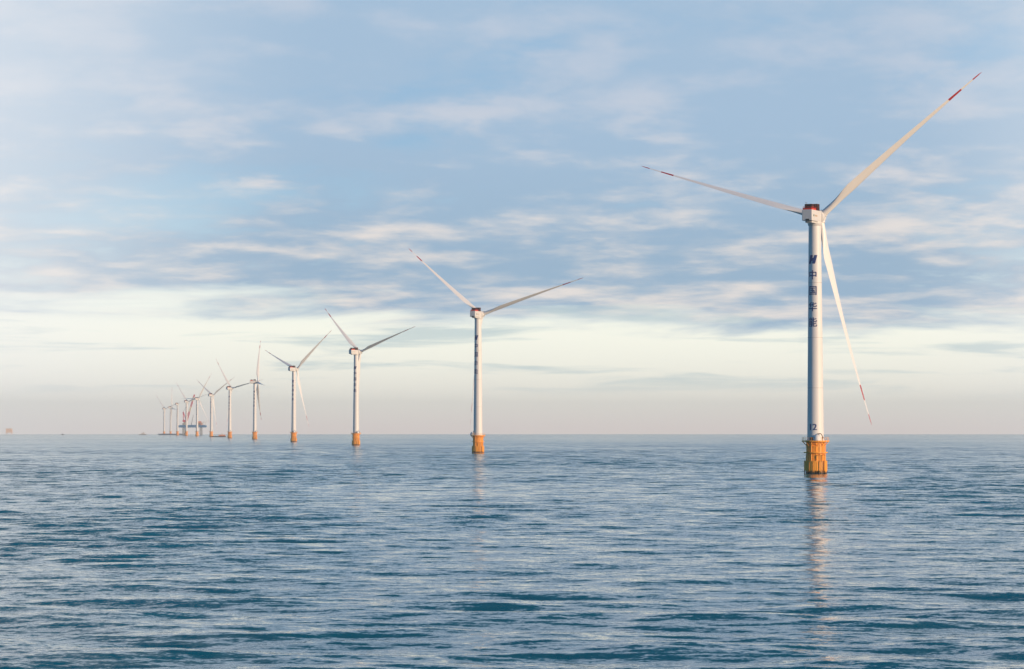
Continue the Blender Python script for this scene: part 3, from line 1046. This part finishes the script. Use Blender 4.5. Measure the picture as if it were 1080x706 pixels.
def jack_up():
    root = empty('jack_up_vessel', at_px(203, 8300))
    mb = MB()
    mb.bevel_box((0.5, 0, 26.2), (79, 36, 6.6), 0.6)
    mb.bevel_box((2, 0, 29.9), (70, 33, 0.8), 0.2)
    mb.build('hull', M['hull blue'], root)
    for x in (-25, 25.5):
        for y in (-14, 14):
            mb = MB()
            lattice(mb, (x, y, -12), (x, y, 36), 3.6, 3.6, 12, lambda t: 0, 0.5)
            mb.build('leg', M['grey steel'], root)
    mb = MB()
    mb.lathe([(3.6, 29.6), (3.6, 36), (4.6, 37), (4.6, 39)], 20)
    mb.bevel_box((-1.5, 0, 42), (11, 7, 6), 0.4, 1)
    ped = mb.build('crane_base', [M['crane cream'], M['crane red']], root, (-20, -8, 0))
    mb = MB()
    mb.bevel_box((0, 0, 0), (3, 3, 3), 0.3)
    mb.build('crane_cab', M['house white'], ped, (5.5, -3, 41))
    mb = MB()
    lattice(mb, (-16, -8, 42), (7, -8, 119), 4.6, 2.6, 20,
            lambda t: 0 if (t < 0.31 or 0.52 <= t < 0.74 or t >= 0.86) else 1, 0.72)
    mb.build('boom', [M['crane red'], M['crane cream']], root)
    mb = MB()
    for y in (-3, 3):
        mb.tube((-17, -8 + y, 44), (-26, -8 + y, 69), 0.9, seg=8)
        mb.tube((-25, -8 + y, 44), (-26, -8 + y, 69), 0.7, seg=8)
    for t in (0.3, 0.6, 0.98):
        p = Vector((-17, -8, 44)).lerp(Vector((-26, -8, 69)), t)
        mb.tube((p.x, -11, p.z), (p.x, -5, p.z), 0.6, seg=6)
    mb.build('gantry', M['crane red'], root)
    mb = MB()
    for y in (-2, 2):
        mb.tube((-26, -8 + y, 69), (7, -8 + y * 0.5, 118), 0.14, seg=5)
    mb.tube((8, -8, 118), (9, -8, 60), 0.12, seg=5)
    mb.build('rigging', M['dark steel'], root)
    mb = MB()
    lattice(mb, (-4, 6, 30), (2.5, 6, 60), 1.8, 1.0, 8, lambda t: 0, 0.25)
    mb.build('service_mast', M['grey steel'], root)
    mb = MB()
    mb.bevel_box((22.5, 0, 33.4), (11, 26, 6.8), 0.3)
    mb.bevel_box((22.0, 0, 38.4), (8, 22, 3.2), 0.3)
    mb.bevel_box((21.5, 0, 40.6), (6, 14, 1.2), 0.2, 1)
    dh = mb.build('deckhouse', [M['house orange'], M['crane red']], root)
    mb = MB()
    for z in (33.0, 36.0, 38.6):
        for y in range(-10, 11, 4):
            mb.box((28.03 if z < 37 else 26.03, y, z), (0.06, 1.8, 1.0))
        for x in range(18, 27, 3):
            mb.box((x, -13.03 if z < 37 else -11.03, z), (1.6, 0.06, 1.0))
    mb.build('window', M['window dark'], dh)
    mb = MB()
    mb.lathe([(0.5, 38.6), (9.5, 38.6), (9.8, 39.0), (9.5, 39.3), (0.02, 39.3)], 8, 0, False, Matrix.Translation((36, 0, 0)))
    for x, y in ((31, -6), (31, 6), (38, 0)):
        mb.tube((x, y, 29.6), (x + 1, y, 38.7), 0.5, seg=6)
    mb.build('helideck', M['house white'], root)
    tag(root, 'blue jack-up crane vessel raised on legs, with a tall red and cream boom', 'jack-up vessel')


jack_up()


def flat_barge():
    root = empty('deck_barge', at_px(182.5, 8950))
    mb = MB()
    L, W = 92.0, 26.0
    v = [(-L / 2, -W / 2, 4.2), (-L / 2 + 5, -W / 2, -2), (L / 2 - 5, -W / 2, -2), (L / 2, -W / 2, 4.2)]
    v += [(x, W / 2, z) for x, _, z in v]
    mb.add(v, [(0, 1, 2, 3), (7, 6, 5, 4), (0, 4, 5, 1), (1, 5, 6, 2), (2, 6, 7, 3), (3, 7, 4, 0)])
    mb.build('hull', M['barge blue'], root)
    mb = MB()
    for x in range(-44, 45, 4):
        for y in (-12.6, 12.6):
            mb.tube((x, y, 4.2), (x, y, 5.3), 0.12, seg=5)
    for y in (-12.6, 12.6):
        mb.tube((-44, y, 5.3), (44, y, 5.3), 0.1, seg=5)
    mb.build('guard_rail', M['barge blue'], root)
    mb = MB()
    mb.bevel_box((38, 0, 5.6), (6, 10, 2.8), 0.2)
    mb.build('winch_house', M['barge blue'], root)
    tag(root, 'long flat dark blue barge under the two farthest turbines', 'barge')


flat_barge()


def workboat():
    root = empty('workboat', at_px(231, 5900))
    mb = MB()
    hull_mesh(mb, 29, 8, 2.0, 1.5)
    mb.build('hull', M['dark steel'], root)
    mb = MB()
    mb.bevel_box((6.5, 0, 3.4), (13.5, 6.4, 2.8), 0.2)
    dh = mb.build('deckhouse', M['house orange'], root)
    mb = MB()
    mb.bevel_box((7.5, 0, 5.7), (5, 5, 1.9), 0.2)
    mb.build('wheelhouse', M['house white'], root)
    mb = MB()
    for y in (-3.23, 3.23):
        for x in (1.5, 4, 6.5, 9, 11.5):
            mb.box((x, y, 3.7), (1.2, 0.05, 0.8))
    mb.build('window', M['window dark'], dh)
    mb = MB()
    mb.tube((6, 0, 6.6), (6, 0, 10), 0.12, seg=6)
    mb.tube((6, -1, 9), (6, 1, 9), 0.08, seg=5)
    mb.build('mast', M['grey steel'], root)
    tag(root, 'small workboat with dark hull and long orange deckhouse beside a turbine foundation', 'boat')


workboat()


def white_boat():
    root = empty('white_boat', at_px(151, 9500))
    mb = MB()
    hull_mesh(mb, 26, 7, 2.6, 1.5)
    mb.build('hull', M['grey steel'], root)
    mb = MB()
    mb.bevel_box((0.5, 0, 4.6), (12, 5.6, 4.0), 0.3)
    mb.bevel_box((2.0, 0, 7.6), (6, 4.6, 2.2), 0.3)
    dh = mb.build('cabin', M['house white'], root)
    mb = MB()
    for y in (-2.83, 2.83):
        for x in (-3.5, -1, 1.5, 4):
            mb.box((x, y, 5.2), (1.3, 0.05, 0.9))
    mb.build('window', M['window dark'], dh)
    mb = MB()
    mb.tube((1, 0, 8.6), (1, 0, 13), 0.14, seg=6)
    mb.build('mast', M['grey steel'], root)
    tag(root, 'small boat with a bright white cabin alone left of the turbine row', 'boat')


white_boat()


def dark_boat():
    root = empty('fishing_boat', at_px(66.3, 9500))
    mb = MB()
    hull_mesh(mb, 10, 3.4, 1.8, 1.0)
    mb.build('hull', M['dark steel'], root)
    mb = MB()
    mb.bevel_box((-0.8, 0, 2.9), (4.0, 2.8, 2.4), 0.15)
    mb.build('wheelhouse', M['dark steel'], root)
    mb = MB()
    mb.tube((0, 0, 4.0), (0, 0, 6.2), 0.1, seg=6)
    mb.build('mast', M['dark steel'], root)
    tag(root, 'tiny dark fishing boat low on the far left horizon', 'boat')


dark_boat()


def far_platform():
    root = empty('offshore_platform', at_px(10, 12500))
    mb = MB()
    mb.bevel_box((0, 0, 11), (27, 22, 6), 0.4)
    mb.bevel_box((0.5, 0, 17.4), (26, 21, 6), 0.4)
    mb.bevel_box((-0.5, 0, 23.2), (25, 20, 5), 0.4)
    mb.build('topside', M['pale peach'], root)
    mb = MB()
    for z in (8.0, 14.2, 20.5, 25.9):
        mb.box((0, 0, z), (29, 24, 0.4))
    mb.build('deck', M['pale peach'], root)
    for x in (-10.5, 10.5):
        for y in (-8, 8):
            mb = MB()
            mb.tube((x * 1.15, y * 1.15, -8), (x, y, 8), 0.9, seg=8)
            mb.build('leg', M['pale peach'], root)
    tag(root, 'boxy pale orange offshore platform far off at the left edge', 'platform')


far_platform()
